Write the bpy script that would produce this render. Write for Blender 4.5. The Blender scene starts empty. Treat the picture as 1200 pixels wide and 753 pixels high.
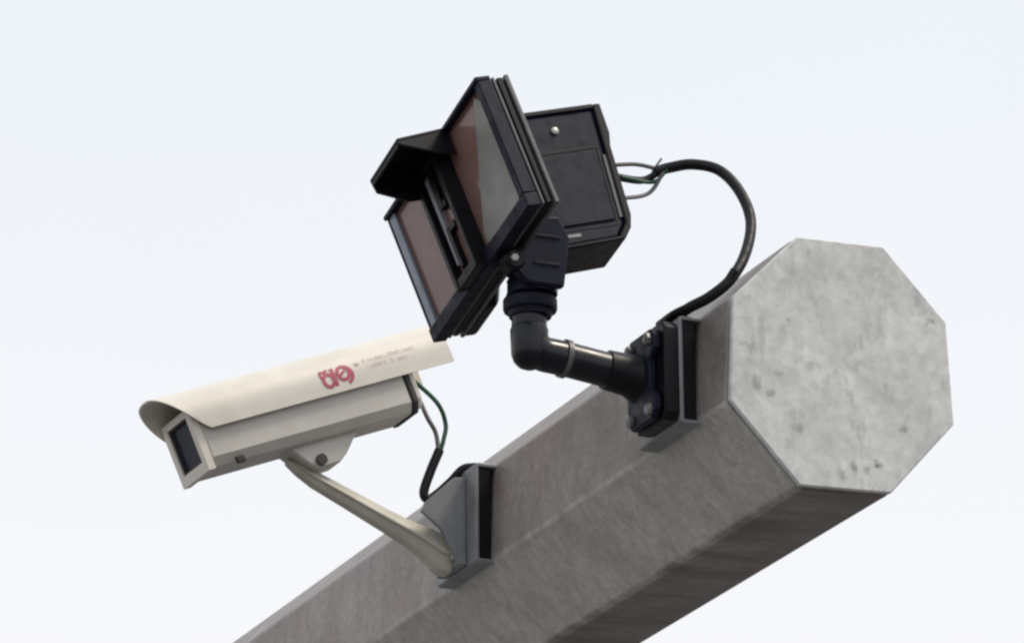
import bpy, bmesh, math, random
from mathutils import Vector, Matrix

random.seed(7)
scene = bpy.context.scene
COL = scene.collection
BZ = 4.5                                   # height of the beam's centre line above the ground (m)

# ------------------------------------------------------------------ camera
cam_data = bpy.data.cameras.new('view_camera')
cam = bpy.data.objects.new('view_camera', cam_data)
COL.objects.link(cam)
R = ((0.394262, 0.918927, -0.011415), (0.304294, -0.118816, 0.945139), (0.867158, -0.376106, -0.326468))
m = Matrix(R).transposed().to_4x4()
m.translation = Vector((4.945323, -2.564324, -1.864136 + BZ))
cam.matrix_world = m
cam_data.sensor_width = 36
cam_data.lens = 176.7
cam_data.clip_start = 0.1
cam_data.clip_end = 6000
scene.camera = cam

# ------------------------------------------------------------------ sky, sun, exposure
SUN_ELEV, SUN_AZ = math.radians(60), math.radians(62)      # azimuth measured from +X towards +Y
SKY_STRENGTH, SUN_STRENGTH, EXPOSURE = 0.10, 1.5, 0.55
world = bpy.data.worlds.new('World')
scene.world = world
world.use_nodes = True
wn, wl = world.node_tree.nodes, world.node_tree.links
wn.clear()
sky = wn.new('ShaderNodeTexSky')
sky.sky_type = 'NISHITA'
sky.sun_disc = False
sky.sun_elevation = SUN_ELEV
sky.sun_rotation = math.pi / 2 - SUN_AZ
sky.altitude = 0
sky.air_density = 1.0
sky.dust_density = 6.0
sky.ozone_density = 1.0
# thin high cloud veiling the blue
tc = wn.new('ShaderNodeTexCoord')
cl = wn.new('ShaderNodeTexNoise')
cl.inputs['Scale'].default_value = 2.2
cl.inputs['Detail'].default_value = 4
wl.new(tc.outputs['Generated'], cl.inputs['Vector'])
cr = wn.new('ShaderNodeMapRange')
cr.inputs['From Min'].default_value = 0.3
cr.inputs['From Max'].default_value = 0.7
cr.inputs['To Min'].default_value = 0.88
cr.inputs['To Max'].default_value = 0.98
wl.new(cl.outputs['Fac'], cr.inputs['Value'])
mixc = wn.new('ShaderNodeMix')
mixc.data_type = 'RGBA'
# cloud veil: near white low down, a little bluer and dimmer higher up
sep = wn.new('ShaderNodeSeparateXYZ')
wl.new(tc.outputs['Generated'], sep.inputs['Vector'])
vr = wn.new('ShaderNodeValToRGB')
ve = vr.color_ramp.elements
ve[0].position, ve[0].color = 0.24, (6.9, 6.85, 6.95, 1)
ve[1].position, ve[1].color = 1.0, (5.2, 5.75, 6.3, 1)
vm = ve.new(0.40)
vm.color = (6.05, 6.4, 6.75, 1)
wl.new(sep.outputs['Z'], vr.inputs['Fac'])
wl.new(vr.outputs['Color'], mixc.inputs['B'])
wl.new(cr.outputs['Result'], mixc.inputs['Factor'])
wl.new(sky.outputs['Color'], mixc.inputs['A'])
bg = wn.new('ShaderNodeBackground')
bg.inputs['Strength'].default_value = SKY_STRENGTH
wl.new(mixc.outputs['Result'], bg.inputs['Color'])
wo = wn.new('ShaderNodeOutputWorld')
wl.new(bg.outputs['Background'], wo.inputs['Surface'])

sun_data = bpy.data.lights.new('sun', 'SUN')
sun_data.energy = SUN_STRENGTH
sun_data.angle = math.radians(14)
sun_data.color = (1.0, 0.90, 0.76)
sun = bpy.data.objects.new('sun', sun_data)
COL.objects.link(sun)
sd = Vector((math.cos(SUN_ELEV) * math.cos(SUN_AZ), math.cos(SUN_ELEV) * math.sin(SUN_AZ), math.sin(SUN_ELEV)))
sun.rotation_euler = sd.to_track_quat('Z', 'Y').to_euler()
sun.location = (0, 0, 20)

scene.view_settings.view_transform = 'Standard'
scene.view_settings.look = 'None'
scene.view_settings.gamma = 1
scene.view_settings.exposure = EXPOSURE
scene.cycles.filter_width = 2.5
scene.render.film_transparent = False

# ------------------------------------------------------------------ materials
def new_mat(name):
    mt = bpy.data.materials.new(name)
    mt.use_nodes = True
    nt = mt.node_tree
    b = nt.nodes['Principled BSDF']
    return mt, nt, b


def noise(nt, scale, detail=4, stretch=(1, 1, 1), rough=0.55, src='Object'):
    t = nt.nodes.new('ShaderNodeTexCoord')
    mp = nt.nodes.new('ShaderNodeMapping')
    mp.inputs['Scale'].default_value = stretch
    n = nt.nodes.new('ShaderNodeTexNoise')
    n.inputs['Scale'].default_value = scale
    n.inputs['Detail'].default_value = detail
    n.inputs['Roughness'].default_value = rough
    nt.links.new(t.outputs[src], mp.inputs['Vector'])
    nt.links.new(mp.outputs['Vector'], n.inputs['Vector'])
    return n.outputs['Fac']


def ramp(nt, fac, stops):
    r = nt.nodes.new('ShaderNodeValToRGB')
    el = r.color_ramp.elements
    while len(el) < len(stops):
        el.new(0.5)
    for e, (p, c) in zip(el, stops):
        e.position = p
        e.color = (*c, 1) if len(c) == 3 else c
    nt.links.new(fac, r.inputs['Fac'])
    return r.outputs['Color']


def mix(nt, a, b, fac, mode='MIX'):
    x = nt.nodes.new('ShaderNodeMix')
    x.data_type = 'RGBA'
    x.blend_type = mode
    for sock, v in (('A', a), ('B', b)):
        if isinstance(v, tuple):
            x.inputs[sock].default_value = (*v, 1)
        else:
            nt.links.new(v, x.inputs[sock])
    if isinstance(fac, (int, float)):
        x.inputs['Factor'].default_value = fac
    else:
        nt.links.new(fac, x.inputs['Factor'])
    return x.outputs['Result']


def bump(nt, b, h, strength, dist=0.002):
    bp = nt.nodes.new('ShaderNodeBump')
    bp.inputs['Strength'].default_value = strength
    bp.inputs['Distance'].default_value = dist
    nt.links.new(h, bp.inputs['Height'])
    nt.links.new(bp.outputs['Normal'], b.inputs['Normal'])


def paint(name, c, var=0.15, rough=0.45, scale=40, metallic=0.0, dirt=None, dirt_amt=0.4, spec=0.5):
    """Painted or plastic surface with slight tone variation and patches of dust."""
    mt, nt, b = new_mat(name)
    lo = tuple(v * (1 - var) for v in c)
    hi = tuple(min(1, v * (1 + var)) for v in c)
    col = ramp(nt, noise(nt, scale, 5), [(0.3, lo), (0.7, hi)])
    if dirt:
        mask = ramp(nt, noise(nt, scale * 0.45, 6, rough=0.65), [(0.48, (0, 0, 0)), (0.75, (dirt_amt,) * 3)])
        col = mix(nt, col, dirt, mask)
    nt.links.new(col, b.inputs['Base Color'])
    rr = ramp(nt, noise(nt, scale * 1.7, 3), [(0.3, (rough * 0.8,) * 3), (0.7, (min(1, rough * 1.25),) * 3)])
    nt.links.new(rr, b.inputs['Roughness'])
    b.inputs['Metallic'].default_value = metallic
    b.inputs['Specular IOR Level'].default_value = spec
    return mt


def spangle(nt, scale, lo, hi):
    t = nt.nodes.new('ShaderNodeTexCoord')
    v = nt.nodes.new('ShaderNodeTexVoronoi')
    v.inputs['Scale'].default_value = scale
    nt.links.new(t.outputs['Object'], v.inputs['Vector'])
    bw_ = nt.nodes.new('ShaderNodeRGBToBW')
    nt.links.new(v.outputs['Color'], bw_.inputs['Color'])
    return ramp(nt, bw_.outputs['Val'], [(0.2, (lo,) * 3), (0.8, (hi,) * 3)])


def beam_metal():
    mt, nt, b = new_mat('weathered galvanised steel')
    big = noise(nt, 9, 6, (0.8, 1, 1), 0.62)
    col = ramp(nt, big, [(0.30, (0.245, 0.208, 0.192)), (0.5, (0.305, 0.274, 0.257)), (0.72, (0.37, 0.31, 0.288))])
    # streaks that run round the beam, across its length
    st = noise(nt, 8, 6, (5.5, 2.0, 2.0), 0.68)
    sm = ramp(nt, st, [(0.28, (0.76, 0.76, 0.76)), (0.52, (1, 1, 1)), (0.75, (1.12, 1.10, 1.08))])
    col = mix(nt, col, sm, 0.9, 'MULTIPLY')
    bp_ = ramp(nt, noise(nt, 6.5, 6, (1.3, 1, 1), 0.66), [(0.50, (0, 0, 0)), (0.68, (0.6, 0.6, 0.6))])
    col = mix(nt, col, (0.27, 0.195, 0.165), bp_)
    fine = ramp(nt, noise(nt, 150, 5, rough=0.7), [(0.32, (0.83, 0.82, 0.81)), (0.68, (1.13, 1.12, 1.10))])
    fine = mix(nt, fine, spangle(nt, 120, 0.90, 1.08), 1.0, 'MULTIPLY')
    col = mix(nt, col, fine, 0.8, 'MULTIPLY')
    # greenish grey bloom in loose patches
    pm = ramp(nt, noise(nt, 11, 5, (1, 1, 1), 0.6), [(0.52, (0, 0, 0)), (0.70, (0.55, 0.55, 0.55))])
    col = mix(nt, col, (0.25, 0.26, 0.235), pm)
    # one lower facet is given a paler tone than the rest
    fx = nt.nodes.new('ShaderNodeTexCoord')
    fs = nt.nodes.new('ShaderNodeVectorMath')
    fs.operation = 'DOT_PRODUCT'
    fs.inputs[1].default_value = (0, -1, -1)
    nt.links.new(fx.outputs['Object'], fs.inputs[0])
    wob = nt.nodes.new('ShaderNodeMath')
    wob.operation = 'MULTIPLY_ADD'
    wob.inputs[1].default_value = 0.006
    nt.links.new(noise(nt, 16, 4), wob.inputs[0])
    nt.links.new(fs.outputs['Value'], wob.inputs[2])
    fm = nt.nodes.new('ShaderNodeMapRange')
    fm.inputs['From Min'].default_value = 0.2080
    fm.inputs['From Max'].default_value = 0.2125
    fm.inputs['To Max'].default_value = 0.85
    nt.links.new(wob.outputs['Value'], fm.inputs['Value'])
    pale_tone = mix(nt, ramp(nt, noise(nt, 10, 5, rough=0.6), [(0.3, (0.51, 0.495, 0.455)), (0.7, (0.66, 0.64, 0.59))]), sm, 0.8, 'MULTIPLY')
    pale_tone = mix(nt, pale_tone, fine, 0.8, 'MULTIPLY')
    col = mix(nt, col, pale_tone, fm.outputs['Result'])
    # brown run-off staining along the lower fold lines
    g = nt.nodes.new('ShaderNodeTexCoord')
    sp = nt.nodes.new('ShaderNodeSeparateXYZ')
    nt.links.new(g.outputs['Object'], sp.inputs['Vector'])
    ed = nt.nodes.new('ShaderNodeMapRange')
    ed.inputs['From Min'].default_value = -0.1515
    ed.inputs['From Max'].default_value = -0.1575
    nt.links.new(sp.outputs['Z'], ed.inputs['Value'])
    up = nt.nodes.new('ShaderNodeMath')
    up.operation = 'MULTIPLY'
    nm = ramp(nt, noise(nt, 26, 4, (1, 0.2, 0.2)), [(0.42, (0, 0, 0)), (0.62, (0.75, 0.75, 0.75))])
    nt.links.new(ed.outputs['Result'], up.inputs[0])
    nt.links.new(nm, up.inputs[1])
    col = mix(nt, col, (0.11, 0.07, 0.04), up.outputs['Value'])
    nt.links.new(col, b.inputs['Base Color'])
    b.inputs['Roughness'].default_value = 0.55
    b.inputs['Metallic'].default_value = 0.25
    bump(nt, b, fine, 0.25, 0.001)
    return mt


def cap_metal():
    mt, nt, b = new_mat('pale zinc end plate')
    col = ramp(nt, noise(nt, 13, 6, rough=0.62), [(0.30, (0.56, 0.555, 0.54)), (0.52, (0.67, 0.665, 0.645)), (0.72, (0.73, 0.725, 0.70))])
    grain = ramp(nt, noise(nt, 70, 5, (1, 1, 1), 0.65), [(0.3, (0.80, 0.80, 0.81)), (0.7, (1.10, 1.10, 1.08))])
    col = mix(nt, col, grain, 0.75, 'MULTIPLY')
    col = mix(nt, col, spangle(nt, 75, 0.93, 1.05), 1.0, 'MULTIPLY')
    # smeared grey blotches, then dark scuffs and pits
    bl = ramp(nt, noise(nt, 20, 5, (1, 1.6, 0.8), 0.7), [(0.56, (0, 0, 0)), (0.70, (0.5, 0.5, 0.5))])
    col = mix(nt, col, (0.30, 0.30, 0.31), bl)
    t = nt.nodes.new('ShaderNodeTexCoord')
    nz = nt.nodes.new('ShaderNodeTexNoise')
    nz.inputs['Scale'].default_value = 75
    nz.inputs['Detail'].default_value = 4
    nt.links.new(t.outputs['Object'], nz.inputs['Vector'])
    for (y, z, r, k) in SCUFFS:
        d = nt.nodes.new('ShaderNodeVectorMath')
        d.operation = 'DISTANCE'
        d.inputs[1].default_value = (0, y, z)
        nt.links.new(t.outputs['Object'], d.inputs[0])
        a = nt.nodes.new('ShaderNodeMath')
        a.operation = 'MULTIPLY_ADD'                       # distance warped by noise
        a.inputs[1].default_value = r * 3.6
        nt.links.new(nz.outputs['Fac'], a.inputs[0])
        nt.links.new(d.outputs['Value'], a.inputs[2])
        mr = nt.nodes.new('ShaderNodeMapRange')
        mr.inputs['From Min'].default_value = r * 2.7
        mr.inputs['From Max'].default_value = r * 1.8
        mr.inputs['To Max'].default_value = k
        nt.links.new(a.outputs['Value'], mr.inputs['Value'])
        col = mix(nt, col, (0.10, 0.10, 0.105), mr.outputs['Result'])
    nt.links.new(col, b.inputs['Base Color'])
    b.inputs['Roughness'].default_value = 0.6
    b.inputs['Metallic'].default_value = 0.1
    bump(nt, b, grain, 0.2, 0.001)
    return mt


def glass_tint(name, c, rough=0.12, scale=9):
    """Tinted cover glass over a coloured filter: opaque filter colour under a clear coat."""
    mt, nt, b = new_mat(name)
    col = ramp(nt, noise(nt, scale, 3, (1, 1, 0.6)), [(0.3, tuple(v * 0.75 for v in c)), (0.7, tuple(v * 1.2 for v in c))])
    nt.links.new(col, b.inputs['Base Color'])
    b.inputs['Roughness'].default_value = 0.5
    b.inputs['Coat Weight'].default_value = 0.6
    b.inputs['Specular IOR Level'].default_value = 0.2
    b.inputs['Coat Roughness'].default_value = rough
    return mt


# scuffs on the end plate: y, z (m), radius, darkness
SCUFFS = [(-0.070, 0.044, 0.006, 0.75), (0.040, -0.122, 0.007, 0.95), (0.028, -0.128, 0.008, 0.5), (0.012, -0.127, 0.009, 0.45),
          (-0.112, -0.040, 0.012, 0.5), (-0.098, -0.052, 0.009, 0.5), (-0.118, 0.004, 0.012, 0.4), (0.078, -0.072, 0.008, 0.55),
          (0.122, 0.066, 0.006, 0.7), (0.112, 0.060, 0.005, 0.5), (0.020, 0.000, 0.008, 0.3), (-0.040, -0.010, 0.010, 0.3),
          (-0.020, -0.020, 0.008, 0.3), (-0.060, -0.086, 0.010, 0.35), (0.132, -0.010, 0.009, 0.35), (-0.082, -0.024, 0.008, 0.3),
          (0.050, 0.118, 0.012, 0.3), (-0.006, -0.140, 0.008, 0.4)]

M = {}
M['beam'] = beam_metal()
M['cap'] = cap_metal()
M['joint'] = paint('dark joint sealant', (0.055, 0.050, 0.046), 0.2, 0.7)
M['channel'] = paint('grey galvanised channel', (0.255, 0.26, 0.27), 0.14, 0.5, 30, 0.25, (0.16, 0.14, 0.12), 0.5)
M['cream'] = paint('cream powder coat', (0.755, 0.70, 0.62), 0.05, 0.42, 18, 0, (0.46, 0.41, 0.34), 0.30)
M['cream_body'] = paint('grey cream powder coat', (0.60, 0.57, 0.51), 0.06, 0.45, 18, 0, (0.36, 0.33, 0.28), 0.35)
M['arm'] = paint('weathered cream casting', (0.54, 0.50, 0.42), 0.08, 0.5, 25, 0, (0.25, 0.23, 0.17), 0.5)
M['seal'] = paint('dark rubber seal', (0.035, 0.033, 0.032), 0.2, 0.6)
M['navy'] = paint('navy black casting', (0.0060, 0.0075, 0.020), 0.25, 0.5, 35, 0, (0.014, 0.015, 0.025), 0.3, 0.2)
M['black'] = paint('black paint', (0.0035, 0.0035, 0.006), 0.25, 0.42, 35, 0, (0.012, 0.012, 0.014), 0.3, 0.25)
M['gloss'] = paint('glossy black pipe', (0.004, 0.005, 0.009), 0.2, 0.30, 30, spec=0.4)
M['fin'] = paint('grey cooling fin', (0.105, 0.105, 0.108), 0.2, 0.45, 60, 0.2)
M['filter'] = glass_tint('brown infrared filter', (0.20, 0.112, 0.096), 0.10)
M['panel'] = paint('grey baffle', (0.24, 0.232, 0.215), 0.12, 0.4, 22)
M['lens'] = glass_tint('dark window glass', (0.012, 0.016, 0.030), 0.03)
M['rail'] = paint('light grey rail', (0.27, 0.28, 0.30), 0.1, 0.4)
M['bolt'] = paint('bright zinc bolt', (0.40, 0.385, 0.36), 0.15, 0.35, 90, 0.6)
M['dull_bolt'] = paint('dull zinc bolt', (0.20, 0.19, 0.185), 0.25, 0.5, 90, 0.4)
M['rubber'] = paint('black cable jacket', (0.004, 0.004, 0.005), 0.2, 0.5, 60, spec=0.3)
M['reflection'] = paint('blue grey edge trim', (0.22, 0.25, 0.31), 0.1, 0.35)  # sky reflection in the glass edge, put in as colour
M['wire_grey'] = paint('grey wire', (0.16, 0.15, 0.15), 0.1, 0.45)
M['wire_green'] = paint('green wire', (0.010, 0.075, 0.040), 0.15, 0.4)
M['red'] = paint('crimson print', (0.46, 0.085, 0.135), 0.15, 0.5, 120)
M['pale_red'] = paint('faded pink print', (0.60, 0.47, 0.44), 0.08, 0.55, 200)
M['sticker'] = paint('grey sticker', (0.26, 0.26, 0.27), 0.1, 0.5)
M['ground'] = paint('grey asphalt', (0.10, 0.10, 0.105), 0.25, 0.9, 0.6)

# ------------------------------------------------------------------ object helpers
def thing(name, base, label, cat, group=None):
    o = bpy.data.objects.new(name, None)
    o.empty_display_size = 0.05
    COL.objects.link(o)
    o.location = Vector(base) + Vector((0, 0, BZ))
    o['label'] = label
    o['category'] = cat
    if group:
        o['group'] = group
    o['base'] = list(base)
    return o


def root_base(o):
    while o.parent:
        o = o.parent
    return Vector(o['base'])


def link_mesh(name, bm, mat, parent, bevel=0.0, sharp=35, seg=2, label=None):
    """bm is in beam coordinates; every part keeps its origin at its thing's base."""
    bm.transform(Matrix.Translation(-root_base(parent)))
    bmesh.ops.recalc_face_normals(bm, faces=bm.faces)
    lim = math.radians(sharp)
    for f in bm.faces:
        f.smooth = True
    for e in bm.edges:
        if len(e.link_faces) == 2:
            e.smooth = e.calc_face_angle(0) < lim
    me = bpy.data.meshes.new(name)
    bm.to_mesh(me)
    bm.free()
    me.materials.append(mat)
    o = bpy.data.objects.new(name, me)
    COL.objects.link(o)
    o.parent = parent
    if bevel:
        md = o.modifiers.new('bevel', 'BEVEL')
        md.width = bevel
        md.segments = seg
        md.limit_method = 'ANGLE'
        md.angle_limit = math.radians(40)
        md.harden_normals = False
    if label:
        o['label'] = label
    return o


def frame(origin, e1, e2, e3):
    mm = Matrix((e1, e2, e3)).transposed().to_4x4()
    mm.translation = Vector(origin)
    return mm


ID = Matrix.Identity(4)


def add_box(bm, lo, hi, F=ID):
    vs = []
    for z in (lo[2], hi[2]):
        for x, y in ((lo[0], lo[1]), (hi[0], lo[1]), (hi[0], hi[1]), (lo[0], hi[1])):
            vs.append(bm.verts.new(F @ Vector((x, y, z))))
    for q in ((3, 2, 1, 0), (4, 5, 6, 7), (0, 1, 5, 4), (1, 2, 6, 5), (2, 3, 7, 6), (3, 0, 4, 7)):
        bm.faces.new([vs[i] for i in q])


def box(lo, hi, F=ID):
    bm = bmesh.new()
    add_box(bm, lo, hi, F)
    return bm


def add_loft(bm, rings, cap=True, closed=True):
    """Rings of equal length joined into one skin."""
    vr = [[bm.verts.new(Vector(p)) for p in r] for r in rings]
    n = len(vr[0])
    for a, b in zip(vr, vr[1:]):
        for i in range(n if closed else n - 1):
            j = (i + 1) % n
            bm.faces.new((a[i], a[j], b[j], b[i]))
    if cap:
        bm.faces.new(list(reversed(vr[0])))
        bm.faces.new(vr[-1])


def prism(pts, a0, a1, F=ID, axis=2):
    """Polygon in two local axes, extruded along the third (axis index)."""
    bm = bmesh.new()
    add_prism(bm, pts, a0, a1, F, axis)
    return bm


def add_prism(bm, pts, a0, a1, F=ID, axis=2):
    def p3(p, a):
        v = [p[0], p[1]]
        v.insert(axis, a)
        return F @ Vector(v)
    add_loft(bm, [[p3(p, a0) for p in pts], [p3(p, a1) for p in pts]])


def basis(d):
    d = Vector(d).normalized()
    u = d.cross(Vector((0, 0, 1)))
    if u.length < 1e-3:
        u = d.cross(Vector((1, 0, 0)))
    u.normalize()
    return d, u, d.cross(u)


def add_lathe(bm, p0, direction, prof, n=32, cap=True):
    """prof: (distance along, radius)."""
    d, u, v = basis(direction)
    p0 = Vector(p0)
    rings = []
    for t, r in prof:
        rings.append([p0 + d * t + (u * math.cos(2 * math.pi * k / n) + v * math.sin(2 * math.pi * k / n)) * r for k in range(n)])
    add_loft(bm, rings, cap)


def lathe(p0, direction, prof, n=32):
    bm = bmesh.new()
    add_lathe(bm, p0, direction, prof, n)
    return bm


def spline(pts, sub=10):
    pts = [Vector(p) for p in pts]
    ext = [pts[0] * 2 - pts[1]] + pts + [pts[-1] * 2 - pts[-2]]
    out = []
    for i in range(1, len(ext) - 2):
        a, b, c, d = ext[i - 1:i + 3]
        for k in range(sub):
            t = k / sub
            out.append(0.5 * ((2 * b) + (c - a) * t + (2 * a - 5 * b + 4 * c - d) * t * t + (3 * b - a - 3 * c + d) * t ** 3))
    out.append(pts[-1])
    return out


def add_tube(bm, pts, r, n=14, smooth=True, sub=10):
    p = spline(pts, sub) if smooth else [Vector(q) for q in pts]
    rings, up = [], None
    for i, q in enumerate(p):
        t = (p[min(i + 1, len(p) - 1)] - p[max(i - 1, 0)]).normalized()
        if up is None:
            up = basis(t)[1]
        up = (up - t * up.dot(t)).normalized()
        s = t.cross(up)
        rr = r(i / (len(p) - 1)) if callable(r) else r
        rings.append([q + (up * math.cos(2 * math.pi * k / n) + s * math.sin(2 * math.pi * k / n)) * rr for k in range(n)])
    add_loft(bm, rings)


def tube(pts, r, n=14, smooth=True, sub=10):
    bm = bmesh.new()
    add_tube(bm, pts, r, n, smooth, sub)
    return bm


# ------------------------------------------------------------------ ground
gm = bmesh.new()
G = 2500
gv = [gm.verts.new((x, y, 0)) for x, y in ((-G, -G), (G, -G), (G, G), (-G, G))]
gm.faces.new(gv)
gme = bpy.data.meshes.new('ground')
gm.to_mesh(gme)
gm.free()
gme.materials.append(M['ground'])
ground = bpy.data.objects.new('ground', gme)
COL.objects.link(ground)
ground['kind'] = 'structure'

# ------------------------------------------------------------------ octagonal steel beam
OCT = [(-0.0545, 0.1492), (0.0595, 0.1517), (0.1397, 0.0667), (0.1446, -0.0593),
       (0.0579, -0.1533), (-0.0601, -0.1567), (-0.1472, -0.0626), (-0.1399, 0.0643)]


def octo(k):
    return [(y * k, z * k) for y, z in OCT]


beam = thing('octagonal_beam', (0, 0, 0), 'thick grey octagonal steel beam with a pale end plate, carrying both cameras', 'steel beam')
bm = bmesh.new()
N_SEG = 60
rings = []
for i in range(N_SEG + 1):
    xx = -0.0125 - 7.0 * (i / N_SEG) ** 1.5
    rings.append([(xx, y, z) for y, z in octo(1.0)])
add_loft(bm, rings)
shaft = link_mesh('shaft', bm, M['beam'], beam, 0.004, 30, 3)
link_mesh('joint', prism(octo(0.960), -0.0150, -0.0065, axis=0), M['joint'], beam)
link_mesh('end_plate', prism(octo(0.997), -0.0075, 0.0, axis=0), M['cap'], beam, 0.0016, 30, 2)


def channel(x0, x1):
    """U section bolted on the flank: web out front, open at both ends."""
    t, z0, z1, yo = 0.005, -0.067, 0.065, -0.1695
    yi_t, yi_b = -0.1385, -0.1445
    prof = [(yi_t, z1), (yo + 0.005, z1), (yo + 0.0012, z1 - 0.0015), (yo, z1 - 0.006),
            (yo, z0 + 0.006), (yo + 0.0012, z0 + 0.0015), (yo + 0.005, z0), (yi_b, z0),
            (yi_b, z0 + t), (yo + t, z0 + t), (yo + t, z1 - t), (yi_t, z1 - t)]
    o = link_mesh('mounting_channel', prism(prof, x0, x1, axis=0), M['channel'], beam, 0.0012, 30, 2)
    return o



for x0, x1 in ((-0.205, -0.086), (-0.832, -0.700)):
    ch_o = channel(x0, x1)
    link_mesh('recess_shade', box((x0 + 0.006, -0.1640, -0.0615), (x1 - 0.004, -0.1470, 0.0595)), M['black'], ch_o, 0.001)  # black block added inside the channel to stand for shade in its open ends

# ------------------------------------------------------------------ cream bullet camera
HO = Vector((-0.753, -0.541, 0.058))
yaw, pitch = 0.087, -0.384
HF = Vector((math.sin(yaw) * math.cos(pitch), -math.cos(yaw) * math.cos(pitch), math.sin(pitch)))
HS = Vector((0, 0, 1)).cross(-HF)
HS.normalize()
if HS.x < 0:
    HS = -HS
HU = HF.cross(HS)
if HU.z < 0:
    HU = -HU
roll = 0.05
HS, HU = HS * math.cos(roll) + HU * math.sin(roll), HU * math.cos(roll) - HS * math.sin(roll)
H = frame(HO, HS, HU, HF)                  # local: right side, up, forward

cctv = thing('security_camera', (-0.766, -0.17, 0), 'long cream bullet camera with red logo on its sunshield, on a cream wall arm', 'camera')
bw, bt, bb, ch, BL = 0.039, 0.036, -0.042, 0.013, 0.312
body_prof = [(-bw, bt), (-bw, bb + ch), (-bw + ch * 0.8, bb), (bw - ch * 0.8, bb), (bw, bb + ch), (bw, bt)]
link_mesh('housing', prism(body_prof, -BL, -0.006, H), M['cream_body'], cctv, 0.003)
# front bezel ring round the window
bez = bmesh.new()
wx, wy = 0.0290, 0.0305
add_box(bez, (-0.040, wy, -0.006), (0.040, 0.039, 0.004), H)
add_box(bez, (-0.040, -0.044, -0.006), (0.040, -wy, 0.004), H)
add_box(bez, (-0.040, -wy, -0.006), (-wx, wy, 0.004), H)
add_box(bez, (wx, -wy, -0.006), (0.040, wy, 0.004), H)
front = link_mesh('front_bezel', bez, M['cream'], cctv)
link_mesh('window', box((-wx, -wy, -0.006), (wx, wy, -0.0022), H), M['lens'], front)
gk = bmesh.new()
for s in (-1, 1):
    add_box(gk, (min(s * wx, s * (wx - 0.003)), -wy, -0.0022), (max(s * wx, s * (wx - 0.003)), wy, 0.0015), H)
    add_box(gk, (-wx + 0.003, min(s * wy, s * (wy - 0.003)), -0.0022), (wx - 0.003, max(s * wy, s * (wy - 0.003)), 0.0015), H)
link_mesh('gasket', gk, M['seal'], front)
# rear plate and latch
link_mesh('rear_plate', prism([(x * 1.04, y * 1.03) for x, y in body_prof], -BL - 0.008, -BL - 0.0005, H), M['seal'], cctv, 0.001)
link_mesh('rear_cover', prism([(x * 0.93, y * 0.9) for x, y in body_prof], -BL - 0.018, -BL - 0.008, H), M['cream'], cctv, 0.003)
lt = bmesh.new()
add_box(lt, (bw - 0.006, bb - 0.003, -0.052), (bw - 0.0005, bb + 0.006, -0.040), H)
link_mesh('latch', lt, M['seal'], cctv, 0.001)

# sunshield: arched roof with straight sides, visor end cut on the slant
SW, U0, US, ARCH = 0.0475, 0.006, 0.020, 0.049


def shield_profile(off):
    w, pts = SW - off, []
    pts.append((w, U0))
    pts.append((w, U0 + (US - U0) * 0.5))
    for k in range(0, 25):
        a = math.pi * k / 24
        ca, sa = math.cos(a), math.sin(a)
        e = 0.92
        pts.append((w * math.copysign(abs(ca) ** e, ca), US + (ARCH - off) * abs(sa) ** e))
    pts.append((-w, U0 + (US - U0) * 0.5))
    pts.append((-w, U0))
    return pts


def shield_front(u):
    t = min(1.0, max(0.0, (u - U0) / 0.060))
    return -0.017 + 0.053 * t ** 0.85


def shield_rear(u):
    return -0.388


sh = bmesh.new()
po, pi_ = shield_profile(0.0), shield_profile(0.0024)
loop = po + list(reversed(pi_))
STN = 14
rings = []
for i in range(STN + 1):
    t = i / STN
    rings.append([H @ Vector((s, u, shield_front(u) * (1 - t) + shield_rear(u) * t)) for s, u in loop])
add_loft(sh, rings, cap=False)
sh.verts.ensure_lookup_table()
nl, no = len(loop), len(po)
for base in (0, STN * nl):
    for k in range(no - 1):
        a, b_, c_, d_ = base + k, base + k + 1, base + nl - 2 - k, base + nl - 1 - k
        f = [sh.verts[i] for i in (a, b_, c_, d_)]
        sh.faces.new(f if base else list(reversed(f)))
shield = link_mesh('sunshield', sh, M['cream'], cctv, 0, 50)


# printing on the shield's flank: letters as thin raised ribbons
def flank(u):
    if u <= US:
        return SW
    k = min(1.0, (u - US) / ARCH)
    a = math.asin(k ** (1 / 0.92))
    return SW * math.cos(a) ** 0.92


def ribbon(bm, pts, wd, lift=0.0007):
    """Stroke of width wd through (n, u) points, following the shield's flank."""
    if len(pts) == 2:
        a0, a1 = pts
        pts = [(a0[0] + (a1[0] - a0[0]) * k / 6, a0[1] + (a1[1] - a0[1]) * k / 6) for k in range(7)]
    P = [Vector((p[0], p[1], 0)) for p in pts]
    L, Rr = [], []
    for i, q in enumerate(P):
        t = (P[min(i + 1, len(P) - 1)] - P[max(i - 1, 0)])
        t.normalize()
        nn = Vector((-t.y, t.x, 0)) * wd / 2
        L.append(q + nn)
        Rr.append(q - nn)
    for i in range(len(P) - 1):
        lo = [L[i], L[i + 1], Rr[i + 1], Rr[i]]
        vb = [bm.verts.new(H @ Vector((flank(v.y) - 0.0006, v.y, -v.x))) for v in lo]
        vt = [bm.verts.new(H @ Vector((flank(v.y) + lift, v.y + lift * 0.3, -v.x))) for v in lo]
        bm.faces.new(vt)
        for k in range(4):
            bm.faces.new((vb[k], vb[(k + 1) % 4], vt[(k + 1) % 4], vt[k]))


def arc(cx, cy, rx, ry, a0, a1, n=14):
    return [(cx + rx * math.cos(math.radians(a0 + (a1 - a0) * k / n)), cy + ry * math.sin(math.radians(a0 + (a1 - a0) * k / n))) for k in range(n + 1)]


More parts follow.
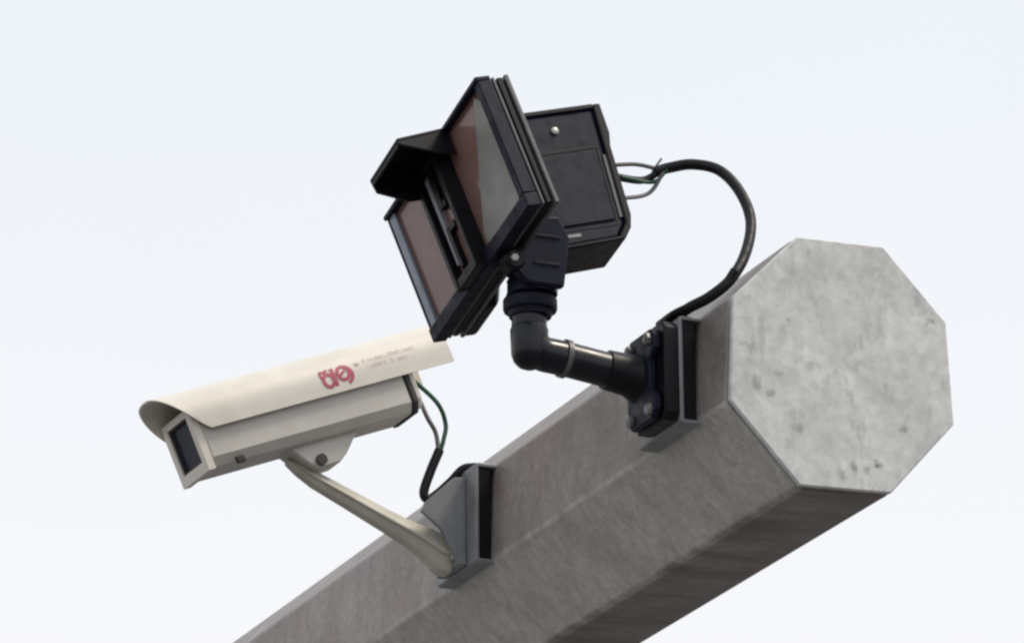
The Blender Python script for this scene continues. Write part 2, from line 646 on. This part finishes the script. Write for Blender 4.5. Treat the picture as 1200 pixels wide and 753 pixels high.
lg = bmesh.new()
LX, LY = 0.191, 0.0260                      # distance behind the front, height
ribbon(lg, arc(LX + 0.010, LY - 0.002, 0.0075, 0.0085, 0, 360, 20), 0.0046)          # bowl of the d
ribbon(lg, [(LX + 0.0195, LY + 0.013), (LX + 0.0195, LY - 0.011)], 0.0050)            # its stem
ribbon(lg, [(LX + 0.001, LY + 0.011), (LX + 0.007, LY + 0.0105), (LX + 0.013, LY + 0.0125)], 0.0034)
ribbon(lg, [(LX + 0.001, LY + 0.011), (LX + 0.001, LY + 0.002)], 0.0028)
ribbon(lg, arc(LX + 0.034, LY + 0.003, 0.0085, 0.0090, -250, 70, 20), 0.0044)         # bowl of the 9
ribbon(lg, arc(LX + 0.033, LY + 0.000, 0.0135, 0.0120, 95, -70, 16), 0.0042)          # its sweeping tail
ribbon(lg, [(LX + 0.029, LY + 0.001), (LX + 0.037, LY + 0.006)], 0.0034)
link_mesh('logo', lg, M['red'], shield)
tx = bmesh.new()
rnd = random.Random(3)
xx = LX + 0.055
ribbon(tx, [(xx, 0.0360), (xx + 0.006, 0.0360)], 0.004)
for row, (b0, x_end) in enumerate(((0.0345, LX + 0.150), (0.0255, LX + 0.130))):
    xx = LX + 0.068
    while xx < x_end:                       # worn lettering too faint to read
        w_ = rnd.uniform(0.0035, 0.0050)
        if rnd.random() > 0.12:
            hgt = rnd.choice((0.0052, 0.0052, 0.0064))
            ribbon(tx, [(xx, b0), (xx, b0 + hgt)], 0.0012, 0.0001)
            if rnd.random() > 0.3:
                hh = b0 + hgt * rnd.choice((0.1, 0.5, 0.9))
                ribbon(tx, [(xx, hh), (xx + w_ * 0.7, hh)], 0.0012, 0.0001)
            if rnd.random() > 0.4:
                ribbon(tx, [(xx + w_ * 0.7, b0), (xx + w_ * 0.7, b0 + hgt)], 0.0012, 0.0001)
        xx += w_ * 1.2
link_mesh('lettering', tx, M['pale_red'], shield)

# tilt bracket under the housing
tb = prism([(-0.128, bb + 0.001), (-0.232, bb + 0.001), (-0.205, -0.066), (-0.190, -0.0755), (-0.158, -0.0765), (-0.146, -0.066)],
           -0.020, 0.020, frame(HO, HU, HF, HS) if False else H @ Matrix(((0, 0, 1, 0), (0, 1, 0, 0), (1, 0, 0, 0), (0, 0, 0, 1))))
link_mesh('tilt_bracket', tb, M['cream_body'], cctv, 0.002)
hp = H @ Vector((0, -0.067, -0.163))
bm = bmesh.new()
add_lathe(bm, hp - HS * 0.026, HS, [(0, 0.006), (0, 0.0075), (0.005, 0.0075), (0.0052, 0.005), (0.047, 0.005), (0.0472, 0.0075), (0.052, 0.0075)], 18)
link_mesh('hinge_bolt', bm, M['seal'], cctv)

# wall arm: tapered casting, rising outwards from the base foot
AX = -0.766


def arm_ring(y, z, wd, ht):
    # broad bevelled top, flanks leaning in towards a narrow underside
    pr = [(0.10, 0.50), (0.18, 0.48), (0.48, 0.00), (0.50, -0.05), (0.49, -0.10), (0.36, -0.14), (0.28, -0.45), (0.22, -0.50)]
    pr += [(-a, b) for a, b in reversed(pr)]
    return [(AX + a * wd, y, z + b * ht) for a, b in pr]


ab = bmesh.new()
secs = [(-0.402, 0.0570, 0.016, 0.008), (-0.388, 0.0500, 0.024, 0.016), (-0.368, 0.0400, 0.027, 0.022), (-0.320, 0.0185, 0.029, 0.025), (-0.270, -0.0040, 0.032, 0.029), (-0.240, -0.0175, 0.036, 0.033), (-0.220, -0.0270, 0.040, 0.039), (-0.205, -0.0350, 0.044, 0.047), (-0.196, -0.041, 0.048, 0.052), (-0.182, -0.043, 0.050, 0.052)]
add_loft(ab, [arm_ring(*s) for s in secs])
link_mesh('arm', ab, M['arm'], cctv, 0, 45)
link_mesh('wall_foot', box((AX - 0.036, -0.1825, -0.064), (AX + 0.036, -0.1700, 0.052)), M['channel'], cctv, 0.001)
gs = prism([(-0.1827, 0.0518), (-0.187, 0.050), (-0.226, 0.014), (-0.231, 0.002), (-0.205, -0.018), (-0.1827, -0.060)], AX + 0.0285, AX + 0.0357, axis=0)
link_mesh('gusset', gs, M['channel'], cctv, 0.0006)
for bx, bz in ((AX + 0.022, 0.036), (AX + 0.025, -0.050)):
    link_mesh('bolt', lathe((bx, -0.1815, bz), (0, -1, 0), [(0, 0.008), (0.005, 0.008), (0.006, 0.006)], 6), M['bolt'], cctv)
# cable gland at the back
gp = H @ Vector((0.006, 0.004, -BL - 0.017))
link_mesh('cable_gland', lathe(gp, -HF, [(0, 0.011), (0.008, 0.011), (0.0085, 0.008), (0.016, 0.007)], 16), M['cream_body'], cctv)

# cable of the cream camera
lead = thing('camera_cable', (-0.765, -0.205, 0.028), 'short black cable with green and grey wires hanging behind the cream camera', 'cable', 'cables between the cameras and the beam')
link_mesh('sheath', tube([(-0.765, -0.192, 0.097), (-0.765, -0.205, 0.066), (-0.765, -0.214, 0.038), (-0.764, -0.208, 0.029), (-0.762, -0.196, 0.037), (-0.755, -0.180, 0.053), (-0.748, -0.166, 0.069), (-0.742, -0.150, 0.072)], 0.0062), M['rubber'], lead)
g0 = H @ Vector((0.006, 0.004, -BL - 0.030))
link_mesh('wire', tube([g0, (-0.762, -0.211, 0.141), (-0.765, -0.197, 0.120), (-0.765, -0.193, 0.094)], 0.0030, 10), M['wire_grey'], lead, label='grey wire')
link_mesh('wire', tube([g0 + Vector((0, 0, 0.003)), (-0.762, -0.196, 0.160), (-0.765, -0.183, 0.134), (-0.765, -0.186, 0.112), (-0.765, -0.1915, 0.093)], 0.0030, 10), M['wire_green'], lead, label='green wire')

# ------------------------------------------------------------------ black camera unit with hooded lens
IO = Vector((-0.1722, -0.4129, 0.1905))
IW = Vector((0.97592, -0.02476, 0.21673)).normalized()
IH = Vector((-0.21536, -0.26728, 0.93924)).normalized()
IN = IW.cross(IH).normalized()
I = frame(IO, IW, IH, IN)                  # local: width, height, forward
unit = thing('traffic_camera', (-0.15, -0.17, 0), 'black box camera with hooded lens and brown glass face, on a bent pipe arm', 'camera')

W0, W1, HH, HT = -0.1575, 0.1560, 0.088, 0.0895
# front frame with border
fb = bmesh.new()
bl_, br_, btp, bbt = 0.005, 0.013, 0.006, 0.018
add_box(fb, (W0, HT - btp, -0.014), (W1, HT, 0.006), I)
add_box(fb, (W0, -HH, -0.014), (W1, -HH + bbt, 0.004), I)
add_box(fb, (W0, -HH + bbt, -0.014), (W0 + bl_, HT - btp, 0.002), I)
add_box(fb, (W1 - br_, -HH + bbt, -0.014), (W1, HT - btp, 0.004), I)
face = link_mesh('front_frame', fb, M['navy'], unit, 0.0015)
link_mesh('filter_glass', box((W0 + bl_, -HH + bbt, -0.010), (-0.040, HT - btp, -0.0035), I), M['filter'], unit)
link_mesh('filter_glass', box((0.025, -HH + bbt, -0.010), (W1 - br_, HT - btp, -0.0035), I), M['filter'], unit)
link_mesh('edge_reflection', prism([(-HH + bbt, -0.0034)] + [(-HH + bbt, 0.0015), (HT - btp, 0.0015), (HT - btp, -0.0034)], W0 + bl_ + 0.0002, W0 + 0.020, I @ Matrix(((1, 0, 0, 0), (0, 1, 0, 0), (0, 0, 1, 0), (0, 0, 0, 1))), axis=0), M['reflection'], unit, 0.0012)  # strip coloured to paint the sky's reflection along the left pane
link_mesh('panel', prism([(0.126, 0.0780), (0.1425, 0.062), (0.1425, -0.062), (0.122, -0.0755), (0.036, -0.066), (0.036, -0.052)], -0.0036, -0.0005, I), M['panel'], unit)  # flat grey panel laid over the right pane
# body slabs behind the frame read as cooling ridges from the side
link_mesh('core', box((W0 + 0.008, -HH + 0.006, -0.039), (W1 - 0.006, HT - 0.006, -0.0138), I), M['black'], unit)
for n0, n1, ins, mt in ((-0.0205, -0.0168, 0.0020, 'fin'), (-0.0305, -0.0235, 0.003, 'black'), (-0.0390, -0.0335, 0.001, 'fin')):
    rg = bmesh.new()
    add_box(rg, (W0 + ins, -HH + ins, n0), (W1 - ins, HT - ins, n1), I)
    link_mesh('cooling_fin', rg, M[mt], unit, 0.0012)
bs = bmesh.new()
shp = [(W0 + 0.002, -HH + 0.001), (-0.085, -HH + 0.001), (-0.050, -HH + 0.03), (0.020, HH - 0.02), (W0 + 0.002, HH - 0.02)]
shq = [(W0 + 0.014, -HH + 0.012), (-0.090, -HH + 0.012), (-0.060, -HH + 0.036), (0.010, HH - 0.03), (W0 + 0.014, HH - 0.03)]
add_loft(bs, [[I @ Vector((a, b, -0.0385)) for a, b in shp], [I @ Vector((a, b, -0.054)) for a, b in shp], [I @ Vector((a, b, -0.064)) for a, b in shq]])
link_mesh('back_shell', bs, M['black'], unit, 0.003)

# raised lens strip in the middle of the face
ls = bmesh.new()
T0, T1 = -0.012, 0.018
add_box(ls, (-0.040, -HH + 0.002, T0), (-0.032, HH - 0.004, T1), I)
add_box(ls, (0.017, -HH + 0.002, T0), (0.025, HH - 0.004, T1), I)
add_box(ls, (-0.031, HH - 0.022, T0), (0.017, HH - 0.004, T1 - 0.001), I)
add_box(ls, (-0.031, -HH + 0.002, T0), (0.017, -HH + 0.014, T1 - 0.001), I)
strip = link_mesh('lens_strip', ls, M['black'], unit, 0.001)
link_mesh('lens_window', box((-0.031, -HH + 0.014, 0.000), (0.017, HH - 0.022, 0.006), I), M['filter'], strip)
link_mesh('light_rail', box((-0.0255, -HH + 0.030, 0.006), (-0.0185, HH - 0.030, 0.012), I), M['rail'], strip)
sl = bmesh.new()
add_box(sl, (-0.0120, 0.010, 0.0055), (-0.0035, HH - 0.022, 0.014), I)
add_box(sl, (-0.0035, 0.010, 0.0055), (0.0040, 0.018, 0.0135), I)
add_box(sl, (-0.0180, -HH + 0.022, 0.0055), (-0.0100, -0.012, 0.014), I)
add_box(sl, (-0.0100, -0.020, 0.0055), (0.0060, -0.012, 0.0135), I)
link_mesh('shutter', sl, M['black'], strip, 0.0008)

# hood over the lens strip
hd = bmesh.new()
hw, th = 0.047, 0.004
top = [(0.000, 0.089), (0.069, 0.081)]      # (n, h) of the roof line
add_loft(hd, [[I @ Vector((s, h + d, n)) for n, h, d in ((0.000, 0.089, 0), (0.069, 0.082, 0), (0.069, 0.082, -th), (0.000, 0.089, -th))] for s in (-hw, hw)])
for s in (-1, 1):
    x0, x1 = sorted((s * hw, s * (hw - th)))
    cheek = [(0.069, 0.0825 - th), (0.000, 0.0890 - th), (0.000, 0.052), (0.018, 0.054), (0.069, 0.0740)] if s > 0 else [(0.069, 0.0825 - th), (0.000, 0.0890 - th), (0.000, 0.046), (0.030, 0.046), (0.067, 0.063)]
    add_loft(hd, [[I @ Vector((x, h, n)) for n, h in cheek] for x in (x0, x1)])
add_loft(hd, [[I @ Vector((s, h, n)) for n, h in ((0.069, 0.0815 - th), (0.0655, 0.0815 - th), (0.0655, 0.072), (0.069, 0.072))] for s in (-hw + th, hw - th)])
link_mesh('lens_hood', hd, M['black'], unit, 0.001)

IB = I @ Matrix.Translation((-0.003, 0.001, -0.008))
# electronics box at the back
eb = bmesh.new()
sec = [(-0.040, 0.098), (-0.206, 0.100), (-0.186, -0.060), (-0.170, -0.078), (-0.040, -0.083)]
add_loft(eb, [[IB @ Vector((s, h, n)) for n, h in sec] for s in (-0.030, 0.030)])
ebox = link_mesh('electronics_box', eb, M['navy'], unit, 0.004)
lid = bmesh.new()
add_loft(lid, [[IB @ Vector((s, h, n)) for n, h in ((-0.2055, 0.104), (-0.2155, 0.104), (-0.213, 0.062), (-0.207, 0.044), (-0.1965, -0.052), (-0.190, -0.068), (-0.176, -0.083), (-0.040, -0.088), (-0.040, -0.0825), (-0.1705, -0.0775), (-0.1855, -0.060))] for s in (-0.034, 0.034)])
link_mesh('lid', lid, M['black'], ebox, 0.002)
rb = bmesh.new()
add_loft(rb, [[IB @ Vector((s, h, n)) for n, h in ((-0.036, 0.103), (-0.206, 0.105), (-0.206, 0.0985), (-0.036, 0.0965))] for s in (-0.033, 0.033)])
link_mesh('box_top', rb, M['black'], ebox, 0.0015)
cp = bmesh.new()
add_loft(cp, [[IB @ Vector((s, h, n)) for n, h in ((-0.060, 0.040), (-0.186, 0.0415), (-0.1745, -0.054), (-0.060, -0.056))] for s in (0.0295, 0.0325)])
link_mesh('side_cover', cp, M['navy'], ebox, 0.001)
gr = bmesh.new()
for (n0, h0, n1, h1, wd) in ((-0.050, 0.0455, -0.192, 0.0475, 0.004), (-0.190, 0.046, -0.177, -0.060, 0.003), (-0.050, -0.0610, -0.177, -0.0595, 0.003)):
    dv = Vector((h1 - h0, n1 - n0)).normalized() * wd / 2
    pn = Vector((dv.y, -dv.x))
    q = [(n0 + pn.y, h0 + pn.x), (n1 + pn.y, h1 + pn.x), (n1 - pn.y, h1 - pn.x), (n0 - pn.y, h0 - pn.x)]
    add_loft(gr, [[IB @ Vector((s, h, n)) for n, h in q] for s in (0.0296, 0.0306)])
link_mesh('cover_seam', gr, M['black'], ebox)
link_mesh('side_rail', prism([(0.034, -0.1965), (-0.052, -0.1855), (-0.052, -0.1815), (0.034, -0.1925)], 0.0298, 0.0318, IB @ Matrix(((0, 0, 1, 0), (1, 0, 0, 0), (0, 1, 0, 0), (0, 0, 0, 1)))), M['fin'], ebox)
link_mesh('screw', lathe(IB @ Vector((0.0298, 0.075, -0.143)), IW, [(0, 0.005), (0.002, 0.005), (0.003, 0.0035)], 12), M['bolt'], ebox)
link_mesh('sticker', box((0.0299, -0.0700, -0.122), (0.0305, -0.0660, -0.080), IB), M['sticker'], ebox)
for k, (h, s) in enumerate(((0.036, 0), (0.016, 0.006), (-0.012, 0.002))):
    nn = -0.2065 + (0.040 - h) * 0.108
    link_mesh('cable_gland', lathe(IB @ Vector((s, h, nn + 0.002)), -IN, [(0, 0.007), (0.008, 0.007), (0.009, 0.0045), (0.014, 0.004)], 14), M['black'], ebox)

# pivot, swivel and pipe arm
pv = bmesh.new()
yk = [(-0.306, 0.088), (-0.352, 0.088), (-0.366, 0.100), (-0.383, 0.104), (-0.387, 0.113), (-0.380, 0.124), (-0.352, 0.140), (-0.338, 0.172), (-0.312, 0.176), (-0.298, 0.150)]
add_prism(pv, yk[:2] + [(-0.352, 0.105), (-0.345, 0.130)] + yk[7:], -0.1720, -0.1600, axis=0)
add_prism(pv, yk, -0.1180, -0.1050, axis=0)
link_mesh('yoke', pv, M['navy'], unit, 0.003)
yb = lathe((-0.139, -0.332, 0.086), (0, 0, 1), [(0, 0.029), (0.006, 0.029), (0.014, 0.027), (0.040, 0.026), (0.052, 0.022)], 28)
link_mesh('tilt_block', yb, M['navy'], unit, 0, 40)
lug = bmesh.new()
add_lathe(lug, (-0.122, -0.372, 0.113), (1, 0, 0), [(0, 0.010), (0.003, 0.0135), (0.022, 0.0135), (0.0255, 0.010)], 22)
link_mesh('pivot_pin', lug, M['black'], unit)
link_mesh('pivot_bolt', lathe((-0.0968, -0.374, 0.113), (1, 0, 0), [(0, 0.0055), (0.003, 0.0055), (0.004, 0.004)], 6), M['bolt'], unit)
for zz in (0.112, 0.146):
    link_mesh('yoke_rib', box((-0.1052, -0.346, zz), (-0.1034, -0.312, zz + 0.004)), M['navy'], unit, 0.0008)
link_mesh('swivel_disc', lathe((-0.15, -0.331, 0.062), (0, 0, 1), [(0, 0.025), (0.007, 0.0265), (0.0072, 0.031), (0.010, 0.032), (0.0205, 0.032), (0.0235, 0.030), (0.024, 0.028), (0.028, 0.028)], 36), M['navy'], unit, 0, 30)
pipe = [(-0.15, -0.192, 0.0040), (-0.15, -0.240, 0.0100), (-0.15, -0.290, 0.0165), (-0.15, -0.308, 0.0180)]
for k in range(1, 13):
    a = math.radians(90 * k / 12)
    pipe.append((-0.15, -0.308 - 0.024 * math.sin(a), 0.0420 - 0.024 * math.cos(a)))
pipe += [(-0.15, -0.3325, 0.050), (-0.15, -0.3325, 0.066)]
link_mesh('pipe_arm', tube(pipe, 0.0208, 28, smooth=False), M['gloss'], unit, 0, 60)
# outer corner of the cast elbow
link_mesh('elbow', lathe((-0.15, -0.3325, 0.000), (0, 0, 1), [(-0.002, 0.006), (0.001, 0.013), (0.007, 0.0188), (0.016, 0.0217), (0.046, 0.0226), (0.050, 0.0210)], 30), M['gloss'], unit, 0, 50)
link_mesh('clamp_ring', lathe((-0.15, -0.291, 0.0166), (0, 1, -0.125), [(0, 0.0206), (0, 0.0232), (0.006, 0.0232), (0.006, 0.0206)], 30), M['fin'], unit)
link_mesh('pipe_collar', lathe((-0.15, -0.236, 0.0095), (0, 1, -0.125), [(0, 0.0210), (0.001, 0.0236), (0.030, 0.0252), (0.040, 0.0300), (0.044, 0.0330)], 32), M['black'], unit, 0, 40)
fl = [(-0.176, -0.050), (-0.166, -0.063), (-0.094, -0.063), (-0.0865, -0.054), (-0.0865, 0.050), (-0.094, 0.058), (-0.166, 0.058), (-0.176, 0.042)]
ff = bmesh.new()
add_loft(ff, [[(a, y, b) for a, b in fl] for y in (-0.1702, -0.1880)])
link_mesh('base_plate', ff, M['black'], unit, 0.002)
fl2 = [(-0.172, -0.050), (-0.162, -0.060), (-0.106, -0.060), (-0.096, -0.050), (-0.096, -0.034), (-0.110, -0.020), (-0.110, 0.014), (-0.096, 0.026), (-0.096, 0.042), (-0.106, 0.051), (-0.162, 0.051), (-0.172, 0.042)]
ff = bmesh.new()
add_loft(ff, [[(a, y, b) for a, b in fl2] for y in (-0.1882, -0.1980)])
flange = link_mesh('flange', ff, M['navy'], unit, 0.002)
for bx, bz in ((-0.108, -0.048), (-0.160, -0.048), (-0.108, 0.038), (-0.160, 0.038)):
    link_mesh('bolt', lathe((bx, -0.1978, bz), (0, -1, 0), [(0, 0.0075), (0.005, 0.0075), (0.0065, 0.005)], 6), M['dull_bolt'], flange)

# thick cable of the black camera
loop = thing('power_cable', (-0.11, -0.157, 0.071), 'thick black cable looping from the black camera box down to the beam', 'cable', 'cables between the cameras and the beam')
link_mesh('sheath', tube([(-0.185, -0.148, 0.282), (-0.18, -0.131, 0.288), (-0.165, -0.108, 0.290), (-0.145, -0.083, 0.279), (-0.12, -0.069, 0.246),
                          (-0.095, -0.067, 0.200), (-0.07, -0.087, 0.148), (-0.055, -0.115, 0.106), (-0.065, -0.138, 0.0845), (-0.085, -0.155, 0.0755), (-0.110, -0.160, 0.0715), (-0.15, -0.160, 0.0710)], 0.0066, 16), M['rubber'], loop)
link_mesh('sheath', tube([(-0.050, -0.112, 0.116), (-0.058, -0.127, 0.092), (-0.073, -0.148, 0.079), (-0.098, -0.168, 0.0705), (-0.14, -0.169, 0.0700)], 0.0050, 14), M['rubber'], loop)
b1, b2, b3 = (IB @ Vector((s, h, -0.2065 + (0.040 - h) * 0.108 - 0.010)) for h, s in ((0.036, 0), (0.016, 0.006), (-0.012, 0.002)))
link_mesh('wire', tube([b1, (-0.19, -0.172, 0.290), (-0.185, -0.144, 0.286)], 0.0026, 10), M['wire_grey'], loop, label='grey wire')
link_mesh('wire', tube([b2, (-0.188, -0.164, 0.270), (-0.185, -0.142, 0.284)], 0.0046, 10), M['rubber'], loop, label='black wire')
link_mesh('wire', tube([b2 + Vector((0.003, 0.006, 0.000)), (-0.186, -0.152, 0.2685), (-0.178, -0.136, 0.284)], 0.0024, 10), M['wire_green'], loop, label='green wire')
link_mesh('wire', tube([b3, (-0.188, -0.157, 0.254), (-0.18, -0.140, 0.281)], 0.0026, 10), M['wire_grey'], loop, label='grey wire')
link_mesh('cable_tie', tube([(-0.186, -0.152, 0.282), (-0.185, -0.147, 0.290), (-0.185, -0.140, 0.300)], 0.0014, 8), M['wire_grey'], loop)
